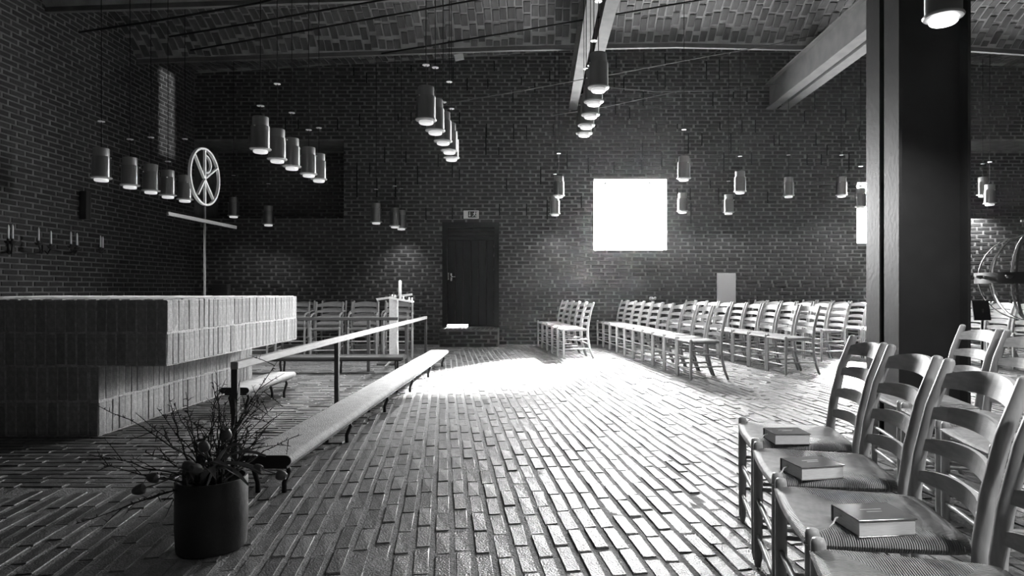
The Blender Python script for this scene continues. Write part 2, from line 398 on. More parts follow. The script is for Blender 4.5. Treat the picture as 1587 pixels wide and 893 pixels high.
# --- door on its brick step, daylight under the worn lower edge
dx0, dx1, dz0, dz1 = DOOR
door = struct(MB().box(dx0, dx0+.09, YF-.02, YF+.14, dz0, dz1).box(dx1-.09, dx1, YF-.02, YF+.14, dz0, dz1).box(dx0+.09, dx1-.09, YF-.02, YF+.14, dz1-.10, dz1).build('door_1', M['door_wood']))
nb_ = 6; lw = (dx1-dx0-.18)/nb_
for k in range(nb_):
    a = dx0+.09+k*lw
    MB().cbox(a+.002, a+lw-.002, YF+.04, YF+.085, dz0+(.040 if k < 3 else .012), dz1-.34, .004).build('plank', M['door_wood'], door)
for k in range(3):
    MB().cbox(dx0+.09, dx1-.09, YF+.04, YF+.085, dz1-.335+k*.078, dz1-.262+k*.078, .004).build('plank', M['door_wood'], door)
MB().box(dx0+.09, dx0+.09+3*lw-.06, YF+.086, YF+.11, dz0+.040, dz1).box(dx0+.09+3*lw-.06, dx1-.09, YF+.086, YF+.11, dz0, dz1).build('backing', M['door_wood'], door)
for z in (1.68, 1.86, 1.42, .6):
    MB().tube([(dx1-.095, YF+.03, z-.045), (dx1-.095, YF+.03, z+.045)], .010, 8).build('hinge', M['chrome'], door)
h = MB().cbox(dx0+.10, dx0+.125, YF+.025, YF+.04, 1.21, 1.35, .003).build('lock_plate', M['chrome'], door)
MB().tube([(dx0+.16, YF+.04, 1.27), (dx0+.16, YF-.02, 1.27), (dx0+.25, YF-.025, 1.27)], .011, 8).cbox(dx0+.145, dx0+.18, YF+.03, YF+.042, 1.19, 1.34, .003).build('handle', M['chrome'], door)
step = thing('door_step', 'low brick step below the dark wooden door', 'step', ((dx0+dx1)/2, YF-.28, 0))
MB().box(-.50, .54, -.265, .27, 0, .325-.008).build('core', M['wall_mortar'], step)
SV = brick_variants('brick', .225, .052, .02, M['wall_brick'], ch=.004)
for (u, v, l) in bond(-.50, .54, 0.0, .29, CU, CP):
    o = link('brick', SV[0][1], step); o.matrix_local = frame_matrix((u, -.273, v), (1,0,0), (0,0,1), (0,-1,0)) @ Matrix.Diagonal((l/.225, 1, 1, 1))
for k in range(13):
    o = link('brick', SV[1][1], step); o.matrix_local = frame_matrix((-.46+k*.08, -.15, .325), (0,1,0), (-1,0,0), (0,0,1))
    o = link('brick', SV[2][1], step); o.matrix_local = frame_matrix((-.46+k*.08, .11, .325), (0,1,0), (-1,0,0), (0,0,1))
# exit sign
sg = thing('exit_sign', 'small emergency exit sign with arrow and running figure over the door', 'sign', ((730.5-VX)*YF/F, YF-.03, 2.36))
MB().box(-.14, .14, -.02, .035, -.0, .145).build('housing', M['white'], sg)
MB().box(-.055, .128, -.024, -.02, .014, .131).build('dark_field', M['ink'], sg)
MB().box(-.03, -.018, -.027, -.024, .055, .118).add([(-.045, -.027, .06), (-.003, -.027, .06), (-.024, -.027, .028)], [(0,1,2)]).build('arrow', M['white'], sg)
mb = MB().lathe([(0, -.0015), (.012, -.0015), (.012, .0015), (0, .0015)], (0,0,0), 10)
mb.v = [(x+.072, -.026+z, y+.113) for x, y, z in mb.v]
for a, b, w in (((.070,.100),(.060,.066),.020), ((.070,.095),(.095,.085),.009), ((.066,.095),(.040,.088),.009), ((.062,.068),(.086,.052),.010), ((.086,.052),(.082,.026),.010), ((.058,.066),(.045,.042),.010), ((.045,.042),(.022,.036),.009)):
    mb.bar((a[0], -.026, a[1]), (b[0], -.026, b[1]), w, .003, up=(0,1,0))
mb.build('running_figure', M['white'], sg)
mb = MB().box(.102, .122, -.027, -.024, .022, .124); mb.build('doorway_mark', M['white'], sg)

# --- steel column of two I-sections and the twin beams it carries
col = thing('steel_column', 'tall dark steel column of paired I-sections with a slot between', 'column', (2.58, 4.42, 0))
for (ya, yb) in ((-.21, -.03), (.03, .21)):
    nm = 'front_section' if ya < 0 else 'rear_section'
    o = MB().box(-.012+.0, .012, ya, yb, 0, .001).build(nm, M['steel'], col)
    o.data = (MB().box(-.235, -.215, ya, yb, .015, 5.2).box(.215, .235, ya, yb, .015, 5.2).box(-.215, .215, (ya+yb)/2-.01, (ya+yb)/2+.01, .015, 5.2)).mesh(nm, M['steel'])
MB().box(-.3, .3, -.28, .28, 0, .015).build('base_plate', M['steel'], col)
MB().box(-.20, .20, -.028, .028, .5, .52).box(-.20, .20, -.028, .028, 3.0, 3.02).build('spacer', M['steel'], col)
for (xa, xb, lab) in ((.55, .93, 'pale twin steel beam left of the column running to the far wall'), (4.23, 4.66, 'pale twin steel beam right of the window running behind the column')):
    t = thing('twin_beam', lab, 'beam', ((xa+xb)/2, 6, 4.40), group='twin roof beams'); w = (xb-xa-.07)/2; hw = (xb-xa)/2
    for s in (-1, 1):
        a, b = (-hw, -hw+w) if s < 0 else (hw-w, hw)
        nm = 'beam_section'
        MB().box(a, b, -8.9, YF-6-.0, 0, .025).box((a+b)/2-.009+s*0, (a+b)/2+.009, -8.9, YF-6, .025, .46).box(a, b, -8.9, YF-6, .46, .485).build(nm, M['beam'], t)
    MB().box(-.02, .02, -8.9, YF-6, .2, .26).build('tie', M['black'], t)
MB().box(-2.2, 2.2, -.2, .2, 4.0, 4.36).build('head_beam', M['steel'], col)

# ================================================================ ALTAR
AX0, AX1, LX0, LX1, AY0, AY1, AZ0, AZ1 = -5.35, -2.62, -4.85, -3.10, 4.54, 6.97, .497, .967
altar = thing('brick_altar', 'massive brick altar with a broad cantilevered slab of upright bricks', 'altar', ((LX0+LX1)/2, (AY0+AY1)/2, 0))
def aw(x, y, z): return (x-(LX0+LX1)/2, y-(AY0+AY1)/2, z)
mb = MB(); e = .004
a, b = aw(AX0+e, AY0+e, AZ0), aw(AX1-e, AY1-e, AZ1-.006); mb.box(a[0], b[0], a[1], b[1], a[2], b[2]); mb.build('slab_core', M['altar_mortar'], altar)
a, b = aw(LX0+e, AY0+e, -.0), aw(LX1-e, AY1-e, AZ0); MB().box(a[0], b[0], a[1], b[1], a[2], b[2]).build('base_core', M['altar_mortar'], altar)
AV = brick_variants('brick', .224, .060, .02, M['altar_brick'], ch=.003, jit=.003, n=6); cnt = 0
def soldier(axis, c0, c1, fixed, nrm, zs, hgt):
    global cnt
    n = int(round((c1-c0)/.0712)); st = (c1-c0)/n
    for z in zs:
        for k in range(n):
            c = c0+(k+.5)*st+random.uniform(-.003, .003); p = (c, fixed, z) if axis == 0 else (fixed, c, z)
            p = aw(p[0]+nrm[0]*random.uniform(-.003, .003), p[1]+nrm[1]*random.uniform(-.003, .003), p[2]+random.uniform(-.004, .004))
            ya = Vector(nrm).cross(Vector((0,0,1)))
            o = link('brick', AV[cnt % 6][1], altar); cnt += 1
            o.matrix_local = frame_matrix(p, (0,0,1), tuple(ya), nrm) @ Matrix.Rotation(random.uniform(-.012, .012), 4, 'Z') @ Matrix.Diagonal((hgt/.222, 1, 1, 1))
hz = (AZ1-AZ0)/2
soldier(0, -4.05, AX1, AY0, (0,-1,0), (AZ0+hz/2, AZ1-hz/2), .218)
soldier(1, AY0, AY1, AX1, (1,0,0), (AZ0+hz/2, AZ1-hz/2), .218)
soldier(0, -4.05, LX1, AY0, (0,-1,0), (.125, .373), .230)
soldier(1, AY0, AY1, LX1, (1,0,0), (.125, .373), .230)
pl = []
for i in range(34):
    for j in range(10):
        pl.append((frame_matrix(aw(AX0+.05+i*.0793, AY0+.13+j*.243, AZ1+random.uniform(-.001,.001)), (0,1,0), (-1,0,0), (0,0,1)), 1.0))
lay(altar, pl, AV, M['altar_brick'], limit=0, name='top_brick')

# ================================================================ CHAIRS
PZ = [(0, -.262), (.10, -.222), (.22, -.190), (.34, -.176), (.45, -.176), (.56, -.190), (.70, -.222), (.83, -.268)]
def ypost(z): return float(np.interp(z, [p[0] for p in PZ], [p[1] for p in PZ]))
def chair_meshes():
    D = {}
    D['leg'] = (MB().tube([(0,0,.0), (0,0,.012), (0,0,.03), (0,0,.25), (0,0,.435), (0,0,.455), (0,0,.466), (0,0,.468)], [.010,.012,.0155,.018,.0175,.0175,.014,.006], 10).mesh('leg', M['chair_wood']))
    D['post'] = (MB().tube([(0, y, z) for z, y in PZ]+[(0, -.270, .838), (0,-.2705,.841)], [.013,.0155,.017,.018,.0185,.018,.0175,.016,.012,.005], 10).mesh('rear_post', M['chair_wood']))
    # slats: bowed backwards, top one crowned
    def slat(zc, h, crown):
        nx, hw = 13, .192; vs = []
        for i in range(nx):
            u = -1+2*i/(nx-1); x = u*hw
            up = h/2+crown*(1-u*u)-(.012*abs(u)**3 if crown else 0); lo = -h/2+.5*crown*(1-u*u)
            bow = -.036*(1-u*u)
            for z, dy in ((zc+lo, .006), (zc+up, .006), (zc+up, -.006), (zc+lo, -.006)):
                vs.append((x, ypost(z)+bow+dy, z))
        fs = [(i*4+k, (i+1)*4+k, (i+1)*4+(k+1)%4, i*4+(k+1)%4) for i in range(nx-1) for k in range(4)]+[(0,1,2,3), ((nx-1)*4+3, (nx-1)*4+2, (nx-1)*4+1, (nx-1)*4)]
        m_ = MB().add(vs, fs, False); return m_.mesh('slat', M['slat_wood'])
    D['slats'] = [slat(.782, .050, .016), slat(.690, .042, .008), slat(.598, .042, .008), slat(.508, .040, .008)]
    # seat
    n = 15; vs = []; zc = .432; hh = .026
    def sup(t): return max(0.0, 1-abs(t)**7)**.5
    for s in (1, -1):
        for i in range(n):
            for j in range(n):
                u = math.sin((-1+2*i/(n-1))*math.pi/2); v = math.sin((-1+2*j/(n-1))*math.pi/2)
                y = .012+v*.196; w = .205+.016*v
                dish = .014*(1-u*u)*(1-v*v) if s > 0 else 0
                vs.append((u*w, y+.012*v*(1-u*u)*(v > 0), zc+s*hh*sup(u)*sup(v)-dish))
    fs = [(i*n+j, (i+1)*n+j, (i+1)*n+j+1, i*n+j+1) for i in range(n-1) for j in range(n-1)]
    fs += [tuple(reversed([k+n*n for k in f])) for f in fs[:]]
    D['seat'] = MB().add(vs, fs, True).mesh('seat', M['cord'])
    D['front_rung'] = MB().tube([(-.205,0,0), (-.1,0,0), (.1,0,0), (.205,0,0)], [.007,.010,.010,.007], 8).mesh('rung', M['chair_wood'])
    def side(z): return MB().tube([(0, .19, z), (0, .02, z), (0, ypost(z), z)], [.007,.010,.007], 8).mesh('rung', M['chair_wood'])
    D['side'] = [side(.15), side(.29)]
    D['arm'] = MB().tube([(0, ypost(.66), .655), (0, -.10, .665), (0, .08, .655), (0, .19, .63)], [.014,.015,.016,.014], 8).mesh('armrest', M['chair_wood'])
    D['arm_post'] = MB().tube([(0,0,.44), (0,0,.55), (0,0,.635)], [.015,.012,.013], 8).mesh('arm_post', M['chair_wood'])
    return D
CD = chair_meshes()
def make_chair(label, cx, cy, th, group, arms=False):
    t = thing('armchair' if arms else 'ladder_back_chair', label, 'chair', (cx, cy, 0), th, group)
    T = Matrix.Translation
    link('seat', CD['seat'], t)
    for s in (-1, 1):
        link('front_leg', CD['leg'], t, T((s*.208, .19, 0))); link('rear_post', CD['post'], t, T((s*.198, 0, 0)))
        for q in CD['side']: link('rung', q, t, T((s*.203, 0, 0)))
        if arms: ar = link('armrest', CD['arm'], t, T((s*.205, 0, 0))); link('arm_post', CD['arm_post'], ar, T((s*.003, .19, 0)))
    for q in CD['slats']: link('slat', q, t)
    for z in (.12, .25): link('rung', CD['front_rung'], t, T((0, .19, z)))
    link('rung', CD['front_rung'], t, T((0, ypost(.22), .22)))
    return t
def rot(th, x, y): return x*math.cos(th)-y*math.sin(th), x*math.sin(th)+y*math.cos(th)
def row(leg, u, n, pitch, labels, group):
    """leg: the near end chair's near front leg foot; u: direction towards the far wall; the chairs face left."""
    u = Vector(u).normalized(); th = math.atan2(u.y, u.x); out = []
    for k in range(n):
        p = Vector(leg)+u*k*pitch; ox, oy = rot(th, -.208, .19)
        out.append(make_chair(labels[k], p.x-ox, p.y-oy, th, group))
    return out
near = Vector((.187, .982)).normalized(); th = math.atan2(near.y, near.x)
fore = []
fl = ['ladder-back chair with a hymn book, farthest of the foreground row', 'ladder-back chair with a hymn book, second in the foreground row',
      'large ladder-back chair with a dark hymn book, third in the foreground row', 'nearest ladder-back chair, its woven seat cut off by the bottom edge']
for k in range(4):
    p = Vector((.908, 2.885))-near*k*.476; ox, oy = rot(th, .208, .19)
    fore.append(make_chair(fl[k], p.x-ox, p.y-oy, th, 'foreground chairs'))
sec = []
sl = ['ladder-back chair standing against the right edge of the steel column', 'ladder-back chair beside the one at the column, cut by the right edge', 'ladder-back chair behind the nearest chairs at the right edge']
for k in range(3):
    p = Vector((2.0, 1.68))+near*(1.98-k*.476); ox, oy = rot(th, .198, -.26)
    sec.append(make_chair(sl[k], p.x-ox, p.y-oy, th, 'chairs beside the column'))
B = 'ladder-back chair'
row((.36, 9.54), (-.172, .985), 5, .455, [B+' nearest the camera in the short row between door and window']+[B+' %s from the front in the short row beside the door' % ORD[k] for k in range(1, 5)], 'short row by the door')
row((1.72, 7.33), (-.142, .99), 10, .462, [B+' at the near end of the sunlit row under the window']+[B+' %s from the near end of the sunlit row below the window' % ORD[k] for k in range(1, 10)], 'front row under the window')
row((2.96, 7.75), (-.172, .985), 9, .462, [B+' at the near end of the second row behind the sunlit one']+[B+' %s from the near end in the second row right of the window' % ORD[k] for k in range(1, 9)], 'second row under the window')
row((4.02, 9.2), (-.172, .985), 6, .462, [B+' at the near end of the third row left of the column']+[B+' %s from the near end in the third row before the wall panel' % ORD[k] for k in range(1, 6)], 'third row')
row((4.95, 9.3), (-.172, .985), 6, .462, [B+' at the near end of the fourth row hard by the column']+[B+' %s from the near end in the fourth row beside the column' % ORD[k] for k in range(1, 6)], 'fourth row')
row((6.10, 8.3), (-.12, .985), 8, .462, [B+' at the near end of the row seen right of the column']+[B+' %s from the near end in the row right of the column' % ORD[k] for k in range(1, 8)], 'row right of the column')
row((7.10, 8.6), (-.12, .985), 7, .462, [B+' at the near end of the last row at the right edge']+[B+' %s from the near end in the last row at far right' % ORD[k] for k in range(1, 7)], 'last row at the right')
al = ['first', 'second', 'third', 'fourth', 'fifth']
for k in range(5):
    make_chair(['armchair half hidden by the altar slab, leftmost behind the rail', 'dark armchair second from the altar in the choir row', 'armchair third from the altar in the choir row behind the rail',
                'armchair standing directly behind the candle stand', 'armchair at the right end of the choir row near the door'][k], -4.33+k*.545, 9.85+.05*(k % 2), math.pi+math.radians(10), 'choir armchairs', True)
for k in range(4):
    make_chair(['armchair in the rear choir row, leftmost by the wall', 'armchair in the rear choir row, second from the left by the wall', 'armchair in the rear choir row, third from the left by the wall', 'armchair in the rear choir row, rightmost by the wall'][k],
               -4.05+k*.545, 10.85, math.pi+math.radians(6), 'rear choir armchairs', True)

# hymn books
def hymn_book(label, x, y, z, rz, L_=.150, W_=.118, T_=.042, dark=True):
    t = thing('hymn_book', label, 'book', (x, y, z), rz, 'hymn books on chairs'); cv = M['cover']; e = .003
    MB().cbox(-L_/2, L_/2, -W_/2, W_/2, 0, e, .001).cbox(-L_/2, L_/2, -W_/2, W_/2, T_-e, T_, .001).cbox(-L_/2, L_/2, W_/2-e, W_/2+e*.6, .001, T_-.001, .001).build('cover', cv, t); cvo = [c for c in t.children][-1]
    MB().box(-L_/2+.004, L_/2-.004, -W_/2+.004, W_/2-e, e, T_-e).build('page_block', M['pages'], t)
    MB().tube([(-L_/2+.004, .02, T_*.6), (-L_/2-.012, .018, T_*.5), (-L_/2-.022, .012, .012), (-L_/2-.04, .004, .003)], .0022, 5).build('ribbon', M['pages'], t)
    MB().bar((-.028, .012, T_), (.028, .012, T_), .005, .0008).bar((-.02, -.004, T_), (.02, -.004, T_), .004, .0008).build('title_print', M['print'], cvo)
    return t
SZ = .449
hymn_book('hymn book on the farthest foreground chair', .958, 2.50, SZ, math.radians(2), .14, .115)
hymn_book('hymn book with pale lit cover on the second foreground chair', .868, 2.055, SZ, math.radians(11))
hymn_book('dark covered hymn book on the third foreground chair', .825, 1.595, SZ, math.radians(6))
for k, c in enumerate(sec):
    x, y = rot(c.rotation_euler.z, .0, .03)
    hymn_book(['hymn book on the chair beside the column', 'hymn book on the woven seat seen through the foreground slats', 'hymn book at right edge on the chair behind the nearest one'][k], c.location.x+x, c.location.y+y, SZ, math.radians(8+k*5), .14, .11)

# ================================================================ CHANCEL: rails, kneelers, candle stand
RX, RZ = -1.78, .615
rl = thing('communion_rail', 'long communion rail with pale wooden handrail on iron posts', 'railing', (RX, 3.78, 0))
MB().cbox(-.022, .022, -.02, 6.34, RZ-.045, RZ, .004).build('handrail', M['rail'], rl)
for y in (0, 1.89, 4.86, 6.32): MB().box(-.018, .018, y-.018, y+.018, 0, RZ-.045).build('post', M['iron'], rl)
r2 = thing('rear_rail', 'short dark rail across the chancel behind the altar', 'railing', (-2.9, 8.12, 0))
MB().cbox(-.9, 1.12, -.018, .018, .645, .685, .004).build('handrail', M['iron'], r2)
for x in (-.85, .75): MB().box(x-.018, x+.018, -.018, .018, 0, .645).build('post', M['iron'], r2)
def cushion_profile(w, t):     # cross-section (x, z): felt-covered board, edges rolled over
    pts = []
    for k in range(7): a = math.pi/2+k*math.pi/6; pts.append((-w/2+t/2+t/2*math.cos(a), t/2*math.sin(a)))
    for k in range(7): a = -math.pi/2+k*math.pi/6; pts.append((w/2-t/2+t/2*math.cos(a), t/2*math.sin(a)))
    return pts
def kneeler(name, label, x, y0, y1, w, z, t, nleg, matl, rz=0):
    L_ = y1-y0; th_ = thing(name, label, 'kneeler', (x, y0, 0), rz)
    pr = cushion_profile(w, t); n = len(pr); seg = max(2, int(L_/.25)); vs = []
    for i in range(seg+1):
        f = i/seg; wob = .004*math.sin(i*1.7)
        for (px, pz) in pr: vs.append((px+wob*.5, f*L_, z-t/2+pz*(1+.03*math.sin(i*2.3))))
    fs = [(i*n+k, (i+1)*n+k, (i+1)*n+(k+1)%n, i*n+(k+1)%n) for i in range(seg) for k in range(n)]
    MB().add(vs, fs, True).build('cushion', matl, th_)
    for y, sgn in ((-.004, -1), (L_+.004, 1)):
        mb = MB()
        c = [(px*.99, y, z-t/2+pz*.97) for px, pz in pr]; c2 = [(px*.99, y-sgn*.006, z-t/2+pz*.97) for px, pz in pr]
        mb.add(c+c2, [tuple(range(n)), tuple(range(n, 2*n))]+[(k, (k+1)%n, n+(k+1)%n, n+k) for k in range(n)])
        mb.build('end_board', M['black'], th_)
    MB().box(-w/2+.03, w/2-.03, .02, L_-.02, z-t-.018, z-t).build('board', M['black'], th_)
    for k in range(nleg):
        y = .10+(L_-.2)*k/(nleg-1)
        MB().tube([(w/2-.06, y, z-t-.018), (w/2-.05, y, z-t-.05), (w/2-.075, y, .05), (w/2-.075, y, 0)], .013, 6).build('leg', M['black'], th_)
        MB().tube([(-w/2+.05, y, z-t-.018), (-w/2+.03, y, z-t-.05), (-w/2+.05, y, .05), (-w/2+.05, y, 0)], .013, 6).build('leg', M['black'], th_)
    return th_
kneeler('long_kneeler', 'long woolly kneeler running beside the communion rail into the sunlight', -1.36, 3.2, 8.75, .26, .215, .055, 6, M['felt'])
kneeler('short_kneeler', 'short pale kneeling bench between altar and communion rail', -2.49, 5.27, 6.28, .24, .235, .05, 2, M['felt'])
k3 = kneeler('dark_kneeler', 'dark wooden kneeling board below the rear rail', 0, 0, 2.3, .22, .23, .05, 4, M['iron'], -math.pi/2)
k3.location = (-3.95, 7.9, 0)
# candle stand
cs = thing('candle_stand', 'wooden candle stand with crossed trays of small candles and a tall white candle', 'candle stand', (-2.02, 8.95, 0))
MB().cbox(-.055, .055, -.05, .05, .03, .90, .006).build('pillar', M['rail'], cs)
MB().cbox(-.20, .08, -.16, .16, 0, .03, .005).build('foot', M['iron'], cs)
MB().tube([(.06, -.05, .30), (.10, -.2, .16), (-.0, -.5, .02)], .014, 6).build('brace', M['rail'], cs)
MB().bar((-.23, -.03, .895), (.25, .03, .965), .05, .03).build('tray', M['rail'], cs)
MB().bar((-.06, .0, .915), (.29, -.14, .865), .07, .022).build('tray', M['white'], cs)
MB().tube([(.09, -.02, .91), (.09, -.02, 1.15), (.09, -.02, 1.165)], [.022, .022, .006], 12).build('tall_candle', M['candle'], cs)
for k in range(9):
    f = k/8; q = Vector((-.06, .0, .926)).lerp(Vector((.28, -.135, .878)), f)
    MB().tube([q, q+Vector((0,0,.02)), q+Vector((0,0,.045))], [.012,.012,.010], 8).build('small_candle', M['candle' if k % 3 else 'black'], cs)

# processional cross with chi-rho ring
pc = thing('processional_cross', 'tall thin staff cross with a chi-rho monogram in a ring', 'cross', (-4.15, 8.0, 0))
MB().tube([(0,0,0), (0,0,1.0), (0,0,2.10)], .013, 8).build('staff', M['cross'], pc)
MB().lathe([(0,.0), (.15,.0), (.15,.02), (.03,.04), (.0,.04)]).build('foot', M['iron'], pc)
MB().cbox(-.012, .012, -.80, .83, 1.86, 1.905, .004).build('crossbar', M['cross'], pc)
rc = 2.43; rr = .345
ring = []
for k in range(49): a = k*2*math.pi/48; ring.append((.0, rr*math.cos(a), rc+rr*math.sin(a)))
mb = MB()
for p, q in zip(ring, ring[1:]): mb.bar(p, q, .024, .034, up=(1,0,0))
mb.build('ring', M['white'], pc)
MB().bar((0,0,rc-rr), (0,0,rc+rr), .024, .028).build('rho_stem', M['white'], pc)
MB().bar((0,-.24,rc+.235), (0,-.02,rc-.02), .02, .032, up=(1,0,0)).bar((0,.0,rc-.04), (0,.20,rc-.25), .02, .032, up=(1,0,0)).build('chi_arm', M['white'], pc)
MB().bar((0,.30,rc+.16), (0,.02,rc-.01), .02, .032, up=(1,0,0)).bar((0,-.02,rc-.05), (0,-.17,rc-.24), .02, .032, up=(1,0,0)).build('chi_arm', M['white'], pc)
lp = [(0, 0, rc+.27)]+[(0, .14*math.sin(a), rc+.16+.11*math.cos(a)) for a in np.linspace(.15, math.pi-.15, 12)]+[(0, 0, rc+.05)]
mb = MB()
for p, q in zip(lp, lp[1:]): mb.bar(p, q, .02, .028, up=(1,0,0))
mb.build('rho_loop', M['white'], pc)

# candle sconces on the left wall
SC = [(16, ((13, 7.66, 371), (19.5, 7.50, 371)), 'pair of candles close together in the iron sconce nearest the left edge'), (69, ((60, 8.02, 374), (79, 8.20, 379)), 'widely spaced pair of candles in the second iron sconce from the left edge'),
      (115, ((110, 8.65, 379), (119.5, 8.75, 381)), 'pair of candles in the third iron sconce from the left edge'), (157, ((156, 9.22, 384), (159.5, 9.4, 385)), 'overlapping candles in the iron sconce farthest from the left edge')]
for (sx, cds, lab) in SC:
    base = at(sx, 386, 6.47/(VX-sx)*F); base.x = XL
    t = thing('candle_sconce', 'black wrought-iron wall bracket, '+{16: 'first', 69: 'second', 115: 'third', 157: 'fourth'}[sx]+' from the left edge', 'sconce', base, group='wall sconces')
    MB().cbox(0, .015, -.05, .05, -.06, .06, .003).build('wall_plate', M['black'], t)
    for (cx, d, cy) in cds:
        p = at(cx, cy, d); q = p-Vector(base)
        MB().tube([(.0, 0, -.02), (q.x*.5, q.y*.5, -.07), (q.x, q.y, q.z-.05)], .009, 6).build('arm', M['black'], t)
        MB().lathe([(0, -.06), (.03, -.05), (.046, -.022), (.044, -.018), (.016, -.018), (.016, .006), (0, .006)], q, 12).build('cup', M['black'], t)
        k = thing('wall_candle', 'white candle in iron sconce at the left, '+lab.split(' ')[0]+' holder', 'candle', p, group='wall candles')
        k['label'] = {13: 'white candle nearest the left edge of the picture', 19.5: 'white candle just right of the one at the left edge', 60: 'white candle left in the widely spaced pair', 79: 'white candle right in the widely spaced pair',
                      110: 'left candle in the third sconce on the left wall', 119.5: 'right candle in the third sconce on the left wall', 156: 'front candle of the overlapping pair on the left wall', 159.5: 'rear candle of the overlapping pair on the left wall'}[cx]
        MB().tube([(0,0,0), (0,0,.15), (0,0,.175)], [.011,.010,.003], 10).build('wax', M['candle'], k); wx_ = list(k.children)[-1]; MB().tube([(0,0,.174), (.001,0,.19)], .0015, 5).build('wick', M['black'], wx_)
ws = thing('wall_speaker', 'narrow black box fixed to the left wall above the candles', 'speaker', (XL+.0, 9.12, 2.02))
MB().cbox(0, .10, -.05, .05, 0, .40, .005).build('case', M['black'], ws); MB().box(.101, .104, .02, .045, .01, .39).build('bright_edge', M['chrome'], ws)
# panels low on the far wall
t = thing('wall_panel', 'light rectangular panel on the far wall behind the chairs', 'panel', at(1126, 470, YF-.03)); t.location.y = YF-.02
MB().cbox(-.17, .17, -.03, .018, 0, .56, .006).build('face', M['offwhite'], t); MB().box(-.175, -.17, -.02, .018, 0, .56).build('edge', M['white'], t)
t = thing('wall_box', 'small grey box on the dark far wall above the altar', 'panel', at(344, 462, YF-.03)); t.location.y = YF-.02
MB().cbox(-.16, .13, -.08, .018, 0, .26, .006).build('case', M['steel'], t); MB().box(.13, .15, -.08, .018, 0, .26).build('side', M['beam'], t)
# small flowers on a thin stand behind the sunlit row
fb = thing('flower_vase', 'small white bouquet on a thin stand behind the sunlit row', 'flowers', (2.05, 11.75, 0))
MB().lathe([(0,0), (.12,0), (.12,.015), (.012,.03), (.012,.74), (.04,.75), (.05,.82), (.03,.84), (0,.84)], n=12).build('stand', M['iron'], fb)
for k in range(9):
    a = k*2.4; p = Vector((.06*math.cos(a)*(k % 3)/2, .06*math.sin(a)*(k % 3)/2, .86+.02*(k % 2)))
    MB().lathe([(0,-.02), (.02,-.012), (.026,.004), (.016,.016), (0,.02)], p, 8).build('blossom', M['petal'], fb)

# ================================================================ PENDANT LAMPS
lamp_mesh = {
 'cap': MB().lathe([(0,.275), (0.0,.365), (.076,.365), (.078,.36), (.078,.275)], n=24).mesh('cap', M['lamp_cap']),
 'body': MB().lathe([(.04,.272), (.088,.272), (.091,.266), (.091,.05), (.088,.05), (.085,.20)], n=32).mesh('body', M['lamp_body']),
 'ring': MB().lathe([(.06,.048), (.100,.052), (.104,.044), (.098,.036), (.066,.030), (.06,.040)], n=28).mesh('flange', M['lamp_ring']),
 'glass': MB().lathe([(.068,.034), (.070,.012), (.062,.004), (.03,.0), (0,-.002)], n=20).mesh('diffuser', M['glow']),
 'knob': MB().lathe([(0,-.008), (.008,-.004), (.008,.004), (0,.008)], n=8).mesh('knob', M['white']),
 'disc': MB().lathe([(0,-.003), (.034,-.003), (.036,0), (.034,.004), (0,.006)], n=16).mesh('cord_disc', M['white']),
}
def lamp(label, p, group, disc=None, energy=1.0, tilt=0.0, scale=1.0):
    t = thing('pendant_lamp', label, 'lamp', p, random.uniform(0, 6), group); t.scale = (scale,)*3
    for k, nm in (('cap','cap'), ('body','body'), ('ring','flange'), ('glass','diffuser')):
        q_ = link(nm, lamp_mesh[k], t)
        if k == 'body': bd = q_
    for s in (-1, 1): link('knob', lamp_mesh['knob'], bd, Matrix.Translation((s*.098, 0, .262)))
    top = (vz(p[0], min(p[1], 12))-p[2])/scale
    co_ = MB().tube([(0,0,.36), (.0,0,top)], .0042, 6).build('cord', M['cable'], t)
    if disc: link('cord_disc', lamp_mesh['disc'], co_, Matrix.Translation((0, 0, .36+disc)))
    if energy:
        l = bpy.data.lights.new('lamp_light', 'SPOT'); l.energy = LAMP*energy; l.spot_size = math.radians(125); l.spot_blend = .8; l.shadow_soft_size = .06
        lo = bpy.data.objects.new('lamp_light', l); C.objects.link(lo); lo.parent = t; lo.location = (0, 0, -.02)
    return t
ROWS = [('A', -4.80, 2.20, [282, 293, 301, 308, 314], 'row before the left wall'), ('B', -2.83, 2.42, [238, 253, 264, 275, 283], 'row left of the door'),
        ('C', -1.09, 2.62, [193, 209, 225, 239, 250], 'row above the door'), ('D', .55, 2.90, [143, 164, 184, 200, 212], 'row below the twin beam')]
for (nm, X, zb, ys_, where) in ROWS:
    d0 = {'A': 7.05, 'B': 6.5, 'C': 6.3, 'D': 6.1}[nm]; lift = (448-ys_[0])*d0/F
    for k, y in enumerate(ys_):
        d = lift*F/(448-y); Xk = X
        lab = ('nearest' if k == 0 else ORD[k])+' pendant lamp of the '+where if k < 4 else 'farthest pendant lamp of the '+where
        lamp(lab, (Xk+random.uniform(-.02,.02), d, EYE+lift), 'pendant lamps', disc=[.30, .12, .22, .5, .34][(k*2+ord(nm)) % 5], energy={'A': .8, 'B': 1.0, 'C': 1.1, 'D': 1}[nm])
